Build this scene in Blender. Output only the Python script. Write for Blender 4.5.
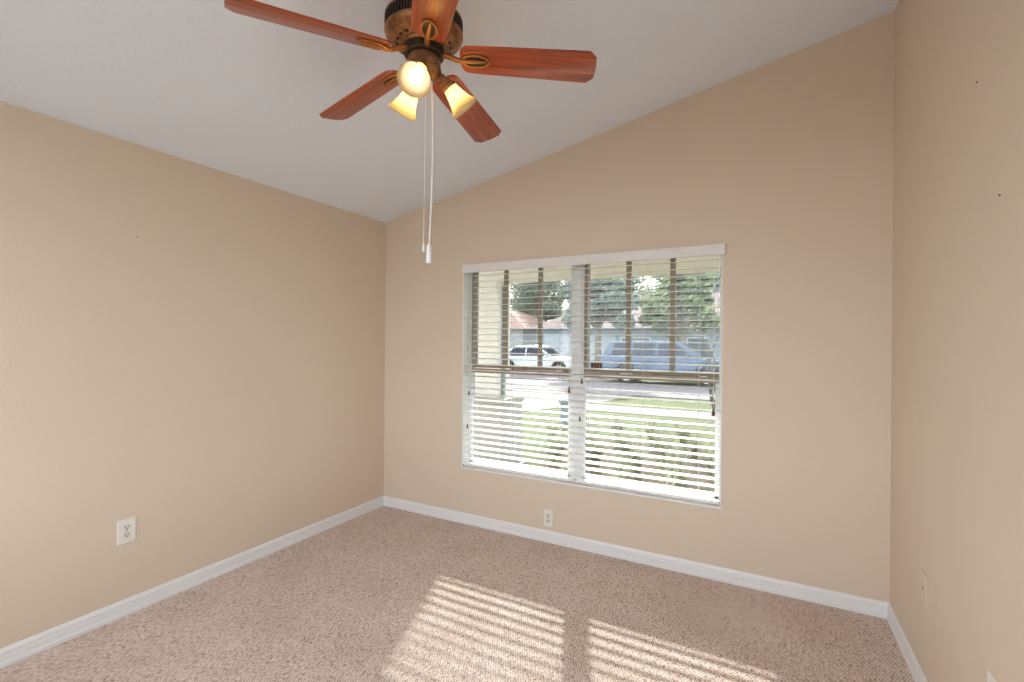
import bpy, bmesh, math, random
from mathutils import Vector, Matrix
random.seed(7)
PI = math.pi
S = bpy.context.scene
COL = S.collection
for o in list(bpy.data.objects):
    bpy.data.objects.remove(o, do_unlink=True)

# ------------------------------------------------------------------ camera
cam_d = bpy.data.cameras.new('camera')
cam = bpy.data.objects.new('camera', cam_d)
COL.objects.link(cam)
cam_d.sensor_width = 36.0
cam_d.lens = 474.53 / 1024 * 36.0
cam_d.clip_start = 0.02
cam_d.clip_end = 500
yaw, pitch, roll = math.radians(-28.018), math.radians(0.02), math.radians(0.482)
fw = Vector((math.sin(yaw) * math.cos(pitch), math.cos(yaw) * math.cos(pitch), math.sin(pitch)))
rt = Vector((math.cos(yaw), -math.sin(yaw), 0))
up = rt.cross(fw)
r2 = rt * math.cos(roll) + up * math.sin(roll)
u2 = -rt * math.sin(roll) + up * math.cos(roll)
M = Matrix((r2, u2, -fw)).transposed().to_4x4()
M.translation = Vector((2.9014, -3.111, 1.4273))
cam.matrix_world = M
S.camera = cam

# ------------------------------------------------------------------ world, sun, exposure
SUN_DIR = Vector((0.306, -0.824, -0.494)).normalized()   # the way the light travels
SUN_STRENGTH = 5.6
SKY_STRENGTH = 2.0
w = bpy.data.worlds.new('sky')
S.world = w
w.use_nodes = True
nt = w.node_tree
for n in list(nt.nodes):
    nt.nodes.remove(n)
wo = nt.nodes.new('ShaderNodeOutputWorld')
bg = nt.nodes.new('ShaderNodeBackground')
sky = nt.nodes.new('ShaderNodeTexSky')
sky.sky_type = 'NISHITA'
sky.sun_disc = False
sky.sun_elevation = math.radians(28.5)
sky.sun_rotation = math.radians(-20.4)
sky.air_density = 1.0
sky.dust_density = 4.0
sc = nt.nodes.new('ShaderNodeVectorMath')
sc.operation = 'SCALE'
sc.inputs['Scale'].default_value = 0.10
mx = nt.nodes.new('ShaderNodeMix')
mx.data_type = 'RGBA'
mx.inputs[0].default_value = 0.72
mx.inputs[7].default_value = (0.88, 0.95, 1.0, 1)     # thin bright haze over the blue
nt.links.new(sky.outputs[0], sc.inputs[0])
nt.links.new(sc.outputs[0], mx.inputs[6])
nt.links.new(mx.outputs[2], bg.inputs[0])
bg.inputs[1].default_value = SKY_STRENGTH
nt.links.new(bg.outputs[0], wo.inputs[0])

sun_d = bpy.data.lights.new('sun', 'SUN')
sun_d.energy = SUN_STRENGTH
sun_d.angle = math.radians(1.3)
sun_d.color = (1.0, 0.975, 0.95)
sun = bpy.data.objects.new('sun', sun_d)
COL.objects.link(sun)
sun.rotation_euler = SUN_DIR.to_track_quat('-Z', 'Y').to_euler()

S.view_settings.view_transform = 'Standard'
S.view_settings.look = 'None'
S.view_settings.exposure = 1.40
S.view_settings.gamma = 1.0
S.view_settings.use_curve_mapping = False
S.cycles.max_bounces = 12
S.cycles.diffuse_bounces = 8
S.cycles.transparent_max_bounces = 16
S.cycles.use_denoising = True

# ------------------------------------------------------------------ materials
def srgb(r, g, b):
    def f(c):
        c /= 255.0
        return c / 12.92 if c <= 0.04045 else ((c + 0.055) / 1.055) ** 2.4
    return (f(r), f(g), f(b), 1)

def mat(name, color, rough=0.6, metal=0.0, spec=0.5):
    m = bpy.data.materials.new(name)
    m.use_nodes = True
    b = m.node_tree.nodes['Principled BSDF']
    b.inputs['Base Color'].default_value = color
    b.inputs['Roughness'].default_value = rough
    b.inputs['Metallic'].default_value = metal
    b.inputs['Specular IOR Level'].default_value = spec
    return m

def nodes(m):
    t = m.node_tree
    return t, t.nodes, t.links, t.nodes['Principled BSDF']

def coords(t, scale=(1, 1, 1), rot=(0, 0, 0), kind='Object'):
    c = t.nodes.new('ShaderNodeTexCoord')
    mp = t.nodes.new('ShaderNodeMapping')
    mp.inputs['Scale'].default_value = scale
    mp.inputs['Rotation'].default_value = rot
    t.links.new(c.outputs[kind], mp.inputs[0])
    return mp.outputs[0]

def bump(m, vec, scale, strength, dist, detail=2.0):
    t, ns, ln, b = nodes(m)
    nz = ns.new('ShaderNodeTexNoise')
    nz.inputs['Scale'].default_value = scale
    nz.inputs['Detail'].default_value = detail
    ln.new(vec, nz.inputs[0])
    bp = ns.new('ShaderNodeBump')
    bp.inputs['Strength'].default_value = strength
    bp.inputs['Distance'].default_value = dist
    ln.new(nz.outputs[0], bp.inputs['Height'])
    ln.new(bp.outputs[0], b.inputs['Normal'])
    return nz

def vary(m, vec, scale, c1, c2, lo=0.35, hi=0.65, detail=3.0):
    t, ns, ln, b = nodes(m)
    nz = ns.new('ShaderNodeTexNoise')
    nz.inputs['Scale'].default_value = scale
    nz.inputs['Detail'].default_value = detail
    ln.new(vec, nz.inputs[0])
    rp = ns.new('ShaderNodeValToRGB')
    rp.color_ramp.elements[0].position = lo
    rp.color_ramp.elements[1].position = hi
    rp.color_ramp.elements[0].color = c1
    rp.color_ramp.elements[1].color = c2
    ln.new(nz.outputs[0], rp.inputs[0])
    ln.new(rp.outputs[0], b.inputs['Base Color'])
    return rp

WALL_C = srgb(220, 204, 185)
m_wall = mat('wall_paint', WALL_C, 0.55, spec=0.35)
t = m_wall.node_tree
bump(m_wall, coords(t), 110, 0.22, 0.004, 2)
m_ceil = mat('ceiling_paint', srgb(234, 242, 254), 0.85, spec=0.2)
t = m_ceil.node_tree
bump(m_ceil, coords(t), 55, 0.5, 0.006, 4)
m_white = mat('white_trim_paint', srgb(232, 233, 234), 0.35)
m_sill = mat('white_sill', srgb(236, 236, 236), 0.3)
m_slat = mat('white_slat', srgb(238, 238, 234), 0.4)
m_valance = mat('valance_white', srgb(230, 228, 228), 0.4)
m_frame_shade = mat('window_frame_backlit', srgb(150, 138, 120), 0.45)  # white frame seen against the light, its shade put into the colour
m_rail = mat('window_check_rail', srgb(160, 142, 120), 0.45)
m_mullion = mat('mullion_white', srgb(226, 227, 230), 0.4)
m_cord = mat('cord_white', srgb(215, 213, 205), 0.7)
m_tassel = mat('tassel_brown', srgb(92, 62, 44), 0.5)
m_plate = mat('plate_white', srgb(236, 233, 226), 0.35)
m_recept = mat('receptacle_face', srgb(222, 218, 208), 0.4)
m_slot = mat('slot_dark', srgb(50, 45, 42), 0.6)
m_screw = mat('screw_steel', srgb(150, 146, 138), 0.35, 0.8)
m_plate_painted = mat('plate_painted', WALL_C, 0.5, spec=0.35)
m_dark = mat('dark_hole', srgb(38, 30, 25), 0.7)

# antique bronze
m_bronze = mat('antique_bronze', srgb(150, 108, 70), 0.38, 0.4)
t = m_bronze.node_tree
vary(m_bronze, coords(t), 28, srgb(108, 74, 48), srgb(178, 128, 84), 0.35, 0.7)
m_bronze_dark = mat('dark_bronze', srgb(58, 44, 36), 0.5, 0.5)
m_arm = mat('polished_bronze', srgb(172, 116, 62), 0.35, 0.6)

# mahogany blade, grain along local x
m_blade = mat('mahogany', srgb(150, 66, 30), 0.3)
t, ns, ln, b = nodes(m_blade)
v = coords(t, (1.6, 30, 30))
rp = vary(m_blade, v, 2.2, srgb(116, 46, 24), srgb(196, 88, 32), 0.3, 0.72, 5)
b.inputs['Coat Weight'].default_value = 0.25
b.inputs['Coat Roughness'].default_value = 0.2

# carpet
m_carpet = mat('loop_carpet', srgb(190, 165, 148), 1.0, spec=0.05)
t, ns, ln, b = nodes(m_carpet)
v = coords(t)
# loops sit on a diamond lattice: two families of diagonal rows
CA, SA, LS = math.cos(math.radians(62)), math.sin(math.radians(62)), 0.0130
def dot_(vec):
    n = ns.new('ShaderNodeVectorMath'); n.operation = 'DOT_PRODUCT'
    n.inputs[1].default_value = vec
    ln.new(v, n.inputs[0])
    return n.outputs['Value']
cx_n = ns.new('ShaderNodeCombineXYZ')
ln.new(dot_((0.5 / CA / LS, 0.5 / SA / LS, 0)), cx_n.inputs[0])
ln.new(dot_((-0.5 / CA / LS, 0.5 / SA / LS, 0)), cx_n.inputs[1])
vo = ns.new('ShaderNodeTexVoronoi')
vo.voronoi_dimensions = '2D'
vo.inputs['Scale'].default_value = 1.0
vo.inputs['Randomness'].default_value = 0.32
ln.new(cx_n.outputs[0], vo.inputs['Vector'])
n2 = ns.new('ShaderNodeTexNoise')
n2.inputs['Scale'].default_value = 170
n2.inputs['Detail'].default_value = 3
ln.new(v, n2.inputs[0])
n3 = ns.new('ShaderNodeTexNoise')
n3.inputs['Scale'].default_value = 3.0
n3.inputs['Detail'].default_value = 3
ln.new(v, n3.inputs[0])
r1 = ns.new('ShaderNodeValToRGB')          # yarn flecks, loop by loop
e = r1.color_ramp.elements
e[0].position, e[0].color = 0.0, srgb(184, 161, 148)
e[1].position, e[1].color = 1.0, srgb(240, 227, 218)
e2 = r1.color_ramp.elements.new(0.3); e2.color = srgb(223, 205, 194)
ln.new(vo.outputs['Color'], r1.inputs[0])
r2_ = ns.new('ShaderNodeValToRGB')         # gaps between loops
r2_.color_ramp.elements[0].position, r2_.color_ramp.elements[0].color = 0.36, (1, 1, 1, 1)
r2_.color_ramp.elements[1].position, r2_.color_ramp.elements[1].color = 0.66, (0.40, 0.33, 0.29, 1)
ln.new(vo.outputs['Distance'], r2_.inputs[0])
mm = ns.new('ShaderNodeMix'); mm.data_type = 'RGBA'; mm.blend_type = 'MULTIPLY'
mm.inputs[0].default_value = 1.0
ln.new(r1.outputs[0], mm.inputs[6]); ln.new(r2_.outputs[0], mm.inputs[7])
r3 = ns.new('ShaderNodeValToRGB')          # worn patches
r3.color_ramp.elements[0].position, r3.color_ramp.elements[0].color = 0.3, (0.90, 0.87, 0.85, 1)
r3.color_ramp.elements[1].position, r3.color_ramp.elements[1].color = 0.7, (1, 1, 1, 1)
ln.new(n3.outputs[0], r3.inputs[0])
m3 = ns.new('ShaderNodeMix'); m3.data_type = 'RGBA'; m3.blend_type = 'MULTIPLY'
m3.inputs[0].default_value = 1.0
ln.new(mm.outputs[2], m3.inputs[6]); ln.new(r3.outputs[0], m3.inputs[7])
ln.new(m3.outputs[2], b.inputs['Base Color'])
inv = ns.new('ShaderNodeMath'); inv.operation = 'SUBTRACT'; inv.inputs[0].default_value = 1.0
ln.new(vo.outputs['Distance'], inv.inputs[1])
ad = ns.new('ShaderNodeMath'); ad.operation = 'MULTIPLY_ADD'
ad.inputs[1].default_value = 0.35
ln.new(n2.outputs[0], ad.inputs[0]); ln.new(inv.outputs[0], ad.inputs[2])
bp = ns.new('ShaderNodeBump'); bp.inputs['Strength'].default_value = 0.55; bp.inputs['Distance'].default_value = 0.006
ln.new(ad.outputs[0], bp.inputs['Height']); ln.new(bp.outputs[0], b.inputs['Normal'])

# glass that lets sunlight straight through
def glass_mat(name, tint, refl):
    m = bpy.data.materials.new(name); m.use_nodes = True
    t = m.node_tree
    for n in list(t.nodes):
        t.nodes.remove(n)
    o = t.nodes.new('ShaderNodeOutputMaterial')
    tr = t.nodes.new('ShaderNodeBsdfTransparent'); tr.inputs[0].default_value = tint
    gl = t.nodes.new('ShaderNodeBsdfGlossy'); gl.inputs['Roughness'].default_value = 0.02
    mix = t.nodes.new('ShaderNodeMixShader'); mix.inputs[0].default_value = refl
    t.links.new(tr.outputs[0], mix.inputs[1]); t.links.new(gl.outputs[0], mix.inputs[2])
    t.links.new(mix.outputs[0], o.inputs[0])
    return m
m_glass = glass_mat('window_glass', (0.82, 0.84, 0.83, 1), 0.04)

# frosted amber lamp glass
m_shade = bpy.data.materials.new('frosted_glass'); m_shade.use_nodes = True
t = m_shade.node_tree
b = t.nodes['Principled BSDF']
b.inputs['Base Color'].default_value = (0.48, 0.42, 0.30, 1)
b.inputs['Roughness'].default_value = 0.3
tl = t.nodes.new('ShaderNodeBsdfTranslucent'); tl.inputs[0].default_value = (0.70, 0.58, 0.35, 1)
mix = t.nodes.new('ShaderNodeMixShader'); mix.inputs[0].default_value = 0.8
t.links.new(b.outputs[0], mix.inputs[1]); t.links.new(tl.outputs[0], mix.inputs[2])
t.links.new(mix.outputs[0], t.nodes['Material Output'].inputs[0])
BULB = 10.0
m_bulb = mat('lit_bulb', (1, 0.9, 0.7, 1), 0.5)
b = m_bulb.node_tree.nodes['Principled BSDF']
b.inputs['Emission Color'].default_value = (1.0, 0.86, 0.64, 1)
b.inputs['Emission Strength'].default_value = BULB

# outdoors
m_lawn = mat('lawn_grass', srgb(120, 150, 60), 0.9, spec=0.1)
t = m_lawn.node_tree
vary(m_lawn, coords(t, (1, 1, 1)), 9, srgb(72, 80, 50), srgb(100, 106, 70), 0.3, 0.7, 8)
m_conc = mat('pale_concrete', srgb(205, 198, 192), 0.9, spec=0.15)
t = m_conc.node_tree
vary(m_conc, coords(t), 3, srgb(126, 119, 118), srgb(144, 137, 135), 0.3, 0.7, 6)
m_street = mat('asphalt', srgb(160, 155, 155), 0.95, spec=0.15)
t = m_street.node_tree
vary(m_street, coords(t), 5, srgb(118, 112, 118), srgb(134, 128, 132), 0.3, 0.7, 6)
m_stucco = mat('cream_stucco', srgb(243, 239, 238), 0.8, spec=0.2)
t = m_stucco.node_tree
bump(m_stucco, coords(t), 60, 0.3, 0.005, 4)
m_base = mat('grey_stucco', srgb(180, 177, 171), 0.85, spec=0.2)
t = m_base.node_tree
bump(m_base, coords(t), 60, 0.3, 0.005, 4)
m_porch = mat('porch_floor_concrete', srgb(176, 172, 168), 0.9, spec=0.15)
t = m_porch.node_tree
vary(m_porch, coords(t), 4, srgb(168, 163, 160), srgb(186, 182, 178), 0.3, 0.7, 6)
m_mulch = mat('bark_mulch', srgb(104, 92, 80), 1.0, spec=0.05)
t = m_mulch.node_tree
vary(m_mulch, coords(t), 30, srgb(80, 70, 60), srgb(128, 114, 100), 0.3, 0.7, 6)
m_soffit = mat('porch_soffit', srgb(236, 232, 222), 0.8)
m_shingle = mat('roof_shingle', srgb(150, 120, 112), 0.9)
t = m_shingle.node_tree
vary(m_shingle, coords(t), 6, srgb(116, 100, 98), srgb(146, 128, 124), 0.3, 0.7, 5)
m_shingle_red = mat('red_shingle', srgb(126, 96, 86), 0.9)
m_siding = mat('pale_blue_siding', srgb(150, 168, 184), 0.7)
m_siding2 = mat('white_siding', srgb(176, 178, 178), 0.7)
m_garage = mat('garage_door_white', srgb(182, 190, 198), 0.6)
m_winsh = mat('far_window', srgb(70, 84, 100), 0.2)
m_bark = mat('bark', srgb(110, 98, 86), 0.9)
t = m_bark.node_tree
vary(m_bark, coords(t), 12, srgb(92, 80, 70), srgb(150, 138, 124), 0.3, 0.7, 4)

m_twig = mat('dark_twig_bark', srgb(84, 80, 78), 0.9)

def leaf_mat(name, c1, c2, trans=0.35):
    m = mat(name, c1, 0.7, spec=0.2)
    t, ns, ln, b = nodes(m)
    rp = vary(m, coords(t), 2.5, c1, c2, 0.3, 0.7, 3)
    tl = ns.new('ShaderNodeBsdfTranslucent')
    ln.new(rp.outputs[0], tl.inputs[0])
    mx_ = ns.new('ShaderNodeMixShader'); mx_.inputs[0].default_value = trans
    ln.new(b.outputs[0], mx_.inputs[1]); ln.new(tl.outputs[0], mx_.inputs[2])
    ln.new(mx_.outputs[0], ns['Material Output'].inputs[0])
    return m
m_leaf1 = leaf_mat('oak_leaf', srgb(100, 116, 96), srgb(150, 160, 138))
m_leaf2 = leaf_mat('grey_green_leaf', srgb(112, 126, 114), srgb(158, 168, 156))
m_leaf3 = leaf_mat('yellow_green_leaf', srgb(96, 114, 70), srgb(146, 156, 112))
m_strap = leaf_mat('strappy_leaf', srgb(120, 128, 96), srgb(190, 190, 164), 0.3)
m_tyre = mat('tyre_rubber', srgb(40, 42, 46), 0.8)
m_rim = mat('alloy_rim', srgb(190, 192, 196), 0.35, 0.7)
m_carwhite = mat('car_white', srgb(205, 207, 208), 0.25)
m_carblue = mat('car_blue', srgb(74, 94, 122), 0.25)
m_cargrey = mat('car_silver', srgb(170, 176, 182), 0.3, 0.3)
m_carglass = mat('car_glass', srgb(36, 44, 66), 0.08, spec=0.25)
m_lampred = mat('tail_lamp', srgb(160, 30, 26), 0.3)
m_headlamp = mat('head_lamp', srgb(235, 238, 240), 0.15)
m_trimblack = mat('black_trim', srgb(44, 46, 50), 0.6)
m_post = mat('bluish_post', srgb(130, 140, 152), 0.7)
m_sticker = mat('sticker_brown', srgb(70, 34, 28), 0.5)
m_sticker2 = mat('sticker_stripe', srgb(176, 130, 112), 0.5)

# ------------------------------------------------------------------ mesh helpers
class MB:
    def __init__(self):
        self.bm = bmesh.new()
    def box(self, x0, x1, y0, y1, z0, z1, m=None, bevel=0.0):
        tmp = bmesh.new()
        bmesh.ops.create_cube(tmp, size=1)
        for v in tmp.verts:
            v.co = Vector((x0 + (v.co.x + .5) * (x1 - x0), y0 + (v.co.y + .5) * (y1 - y0), z0 + (v.co.z + .5) * (z1 - z0)))
        if bevel > 0:
            bmesh.ops.bevel(tmp, geom=list(tmp.edges), offset=bevel, segments=2, affect='EDGES', profile=0.5)
        self.add(tmp, m)
        return self
    def add(self, tmp, m=None):
        if m is not None:
            tmp.transform(m)
        me = bpy.data.meshes.new('tmp')
        tmp.to_mesh(me); tmp.free()
        self.bm.from_mesh(me)
        bpy.data.meshes.remove(me)
        return self
    def lathe(self, prof, seg=48, m=None, cap0=False, cap1=False):
        tmp = bmesh.new()
        rings = []
        for r, z in prof:
            if r <= 1e-6:
                rings.append([tmp.verts.new((0, 0, z))])
            else:
                rings.append([tmp.verts.new((r * math.cos(2 * PI * i / seg), r * math.sin(2 * PI * i / seg), z)) for i in range(seg)])
        for a, bb in zip(rings, rings[1:]):
            for i in range(seg):
                j = (i + 1) % seg
                if len(a) == 1 and len(bb) == 1:
                    continue
                if len(a) == 1:
                    tmp.faces.new((a[0], bb[i], bb[j]))
                elif len(bb) == 1:
                    tmp.faces.new((a[i], a[j], bb[0]))
                else:
                    tmp.faces.new((a[i], a[j], bb[j], bb[i]))
        if cap0 and len(rings[0]) > 1:
            tmp.faces.new(rings[0])
        if cap1 and len(rings[-1]) > 1:
            tmp.faces.new(rings[-1])
        bmesh.ops.recalc_face_normals(tmp, faces=tmp.faces)
        return self.add(tmp, m)
    def tube(self, pts, radii, seg=10, m=None, caps=True):
        tmp = bmesh.new()
        pts = [Vector(p) for p in pts]
        if not isinstance(radii, (list, tuple)):
            radii = [radii] * len(pts)
        prev = None
        ref = Vector((1, 0, 0)) if abs((pts[-1] - pts[0]).normalized().z) > 0.9 else Vector((0, 0, 1))
        for i, p in enumerate(pts):
            d = (pts[min(i + 1, len(pts) - 1)] - pts[max(i - 1, 0)]).normalized()
            a = d.cross(ref)
            if a.length < 1e-3:
                a = d.cross(Vector((0, 1, 0)))
            a.normalize(); bb = d.cross(a)
            ring = [tmp.verts.new(p + (a * math.cos(2 * PI * k / seg) + bb * math.sin(2 * PI * k / seg)) * radii[i]) for k in range(seg)]
            if prev:
                for k in range(seg):
                    tmp.faces.new((prev[k], prev[(k + 1) % seg], ring[(k + 1) % seg], ring[k]))
            elif caps:
                tmp.faces.new(ring)
            prev = ring
        if caps:
            tmp.faces.new(prev)
        bmesh.ops.recalc_face_normals(tmp, faces=tmp.faces)
        return self.add(tmp, m)
    def prism(self, poly, h0, h1, axis='z', m=None, bevel=0.0):
        """poly in the plane across axis: z -> (x,y), y -> (x,z), x -> (y,z)"""
        tmp = bmesh.new()
        def P(a, c, h):
            return {'z': (a, c, h), 'y': (a, h, c), 'x': (h, a, c)}[axis]
        lo = [tmp.verts.new(P(a, c, h0)) for a, c in poly]
        hi = [tmp.verts.new(P(a, c, h1)) for a, c in poly]
        tmp.faces.new(lo); tmp.faces.new(hi)
        n = len(poly)
        for i in range(n):
            tmp.faces.new((lo[i], lo[(i + 1) % n], hi[(i + 1) % n], hi[i]))
        bmesh.ops.recalc_face_normals(tmp, faces=tmp.faces)
        if bevel > 0:
            bmesh.ops.bevel(tmp, geom=list(tmp.edges), offset=bevel, segments=2, affect='EDGES', profile=0.5)
        return self.add(tmp, m)
    def sphere(self, c, r, sx=1, sy=1, sz=1, sub=2, m=None):
        tmp = bmesh.new()
        bmesh.ops.create_icosphere(tmp, subdivisions=sub, radius=r)
        for v in tmp.verts:
            v.co = Vector((c[0] + v.co.x * sx, c[1] + v.co.y * sy, c[2] + v.co.z * sz))
        return self.add(tmp, m)
    def build(self, name, material, parent=None, smooth=None, loc=None):
        me = bpy.data.meshes.new(name)
        self.bm.to_mesh(me); self.bm.free()
        me.materials.append(material)
        if smooth is not None:
            for p in me.polygons:
                p.use_smooth = True
            me.set_sharp_from_angle(angle=math.radians(smooth))
        o = bpy.data.objects.new(name, me)
        COL.objects.link(o)
        if parent is not None:
            o.parent = parent
        if loc is not None:
            o.location = loc
        return o

def tag(o, label, cat, group=None, kind=None):
    o['label'] = label
    o['category'] = cat
    if group: o['group'] = group
    if kind: o['kind'] = kind
    return o

def struct(o):
    o['kind'] = 'structure'
    return o

def empty(name, loc=(0, 0, 0), rz=0.0):
    o = bpy.data.objects.new(name, None)
    COL.objects.link(o)
    o.empty_display_size = 0.1
    o.location = loc
    o.rotation_euler = (0, 0, rz)
    return o

def copy_tree(o, parent=None):
    c = o.copy(); COL.objects.link(c)
    if parent is not None:
        c.parent = parent
    for ch in list(o.children):
        copy_tree(ch, c)
    return c

# ------------------------------------------------------------------ room shell
W, YB = 3.487, -3.42
HL, HR = 2.44, 3.1665
SL = (HR - HL) / W
def ch(x): return HL + SL * x
WL, WR, WB, WT = 0.808, 2.677, 0.432, 2.015      # window opening
TH = 0.16

struct(MB().box(-0.15, W + 0.15, YB - 0.15, TH, -0.12, 0.0).build('floor', m_carpet))
b_ = MB()
b_.prism([(-0.15, ch(-0.15)), (W + 0.15, ch(W + 0.15)), (W + 0.15, ch(W + 0.15) + 0.15), (-0.15, ch(-0.15) + 0.15)], YB - 0.15, TH, 'y')
struct(b_.build('ceiling', m_ceil))
struct(MB().box(-0.15, 0, YB - 0.15, TH, 0, HL + 0.02).build('wall_left', m_wall))
struct(MB().box(W, W + 0.15, YB - 0.15, TH, 0, HR + 0.02).build('wall_right', m_wall))
b_ = MB()
e_ = 0.02
b_.prism([(0, 0), (WL, 0), (WL, ch(WL) + e_), (0, ch(0) + e_)], 0, TH, 'y')
b_.prism([(WR, 0), (W, 0), (W, ch(W) + e_), (WR, ch(WR) + e_)], 0, TH, 'y')
b_.prism([(WL, 0), (WR, 0), (WR, WB), (WL, WB)], 0, TH, 'y')
b_.prism([(WL, WT), (WR, WT), (WR, ch(WR) + e_), (WL, ch(WL) + e_)], 0, TH, 'y')
bmesh.ops.remove_doubles(b_.bm, verts=b_.bm.verts, dist=1e-5)
struct(b_.build('wall_front', m_wall))
# wall behind the camera; wide opening added to let sky light fill the room
BX0, BX1, BZ, BS = 0.10, 3.39, 2.40, 0.70
b_ = MB()
b_.prism([(0, 0), (BX0, 0), (BX0, ch(BX0) + e_), (0, ch(0) + e_)], YB - 0.15, YB, 'y')
b_.prism([(BX1, 0), (W, 0), (W, ch(W) + e_), (BX1, ch(BX1) + e_)], YB - 0.15, YB, 'y')
b_.prism([(BX0, BZ), (BX1, BZ), (BX1, ch(BX1) + e_), (BX0, ch(BX0) + e_)], YB - 0.15, YB, 'y')
b_.prism([(BX0, 0), (BX1, 0), (BX1, BS), (BX0, BS)], YB - 0.15, YB, 'y')
struct(b_.build('wall_back', m_wall))

# baseboards: colonial profile (distance from wall, height)
BP = [(0, 0), (0.0145, 0), (0.0145, 0.017), (0.0105, 0.023), (0.0105, 0.050), (0.0085, 0.054), (0.0105, 0.060), (0.0085, 0.068), (0.0045, 0.0765), (0.003, 0.0811), (0, 0.0811)]
bl = MB()
bl.prism([(d, z) for d, z in BP], YB, 0, 'y')
struct(bl.build('baseboard_left', m_white))
br = MB()
br.prism([(W - d, z) for d, z in BP], YB, 0, 'y')
struct(br.build('baseboard_right', m_white))
bf = MB()
bf.prism([(-d, z) for d, z in BP], 0.0, W, 'x')
struct(bf.build('baseboard_front', m_white))

# ------------------------------------------------------------------ windows
struct(MB().box(WL - 0.004, WR + 0.008, -0.012, 0.10, WB - 0.002, WB + 0.009, bevel=0.003).build('trim_1', m_sill))       # sill
struct(MB().box(1.695, 1.757, 0.085, 0.15, WB + 0.009, WT, bevel=0.003).build('trim_2', m_mullion))                       # mullion post
b_ = MB()                                                                                                              # white edge of the reveal
b_.box(WL, WL + 0.006, 0.0, 0.09, WB + 0.009, WT)
b_.box(WR - 0.006, WR, 0.0, 0.09, WB + 0.009, WT)
b_.box(WL, WR, 0.0, 0.09, WT - 0.006, WT)
struct(b_.build('trim_3', m_sill))

ZM0, ZM1 = 1.185, 1.232       # meeting rail
def window_unit(n, x0, x1, muntins):
    root = empty('window_%d' % n, (x0, 0.115, WB + 0.009))
    struct(root)
    off = Vector(root.location)
    tr = Matrix.Translation(-off)
    z0, z1 = WB + 0.009, WT
    f = MB()
    q_ = 0.016
    f.box(x0, x0 + q_, 0.09, 0.15, z0, z1, tr); f.box(x1 - q_, x1, 0.09, 0.15, z0, z1, tr)
    f.box(x0 + q_, x1 - q_, 0.09, 0.15, z1 - 0.018, z1, tr); f.box(x0 + q_, x1 - q_, 0.09, 0.15, z0, z0 + 0.012, tr)
    f.build('frame', m_mullion, root)
    a, c = x0 + q_, x1 - q_
    us = MB()
    us.box(a + (0.006 if n == 1 else 0.0), a + (0.030 if n == 1 else 0.024), 0.104, 0.145, ZM1, z1 - 0.018, tr)  # left stile only: shade on this side is put in as dark colour
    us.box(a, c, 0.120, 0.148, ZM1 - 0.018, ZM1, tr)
    u = us.build('upper_sash', m_frame_shade, root)
    for mxx in muntins:
        MB().box(mxx - 0.017, mxx + 0.017, 0.122, 0.145, ZM1, z1 - 0.018, tr, bevel=0.003).build('muntin', m_frame_shade, u)
    MB().box(a + 0.006, c - 0.006, 0.133, 0.137, ZM1 - 0.01, z1 - 0.016, tr).build('pane', m_glass, u)
    ls = MB()
    ls.box(a, a + 0.010, 0.096, 0.120, z0 + 0.012, ZM1 - 0.022, tr); ls.box(c - 0.022, c, 0.096, 0.120, z0 + 0.012, ZM1 - 0.022, tr)
    ls.box(a, c, 0.096, 0.120, z0 + 0.012, z0 + 0.03, tr)
    l = ls.build('lower_sash', m_mullion, root)
    MB().box(a, c, 0.094, 0.121, ZM0 - 0.01, ZM1 - 0.022, tr, 0.003).build('check_rail', m_rail, l)
    MB().box(a + 0.012, c - 0.012, 0.106, 0.110, z0 + 0.026, ZM0 - 0.005, tr).build('pane', m_glass, l)
    lk = MB().box((a + c) / 2 - 0.03, (a + c) / 2 + 0.03, 0.090, 0.118, ZM1 - 0.022, ZM1 - 0.008, tr, 0.003)
    lk.build('sash_lock', m_frame_shade, l)
    return root
window_unit(1, WL + 0.006, 1.695, (1.121, 1.415))
window_unit(2, 1.757, WR - 0.006, (2.079, 2.369))
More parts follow.
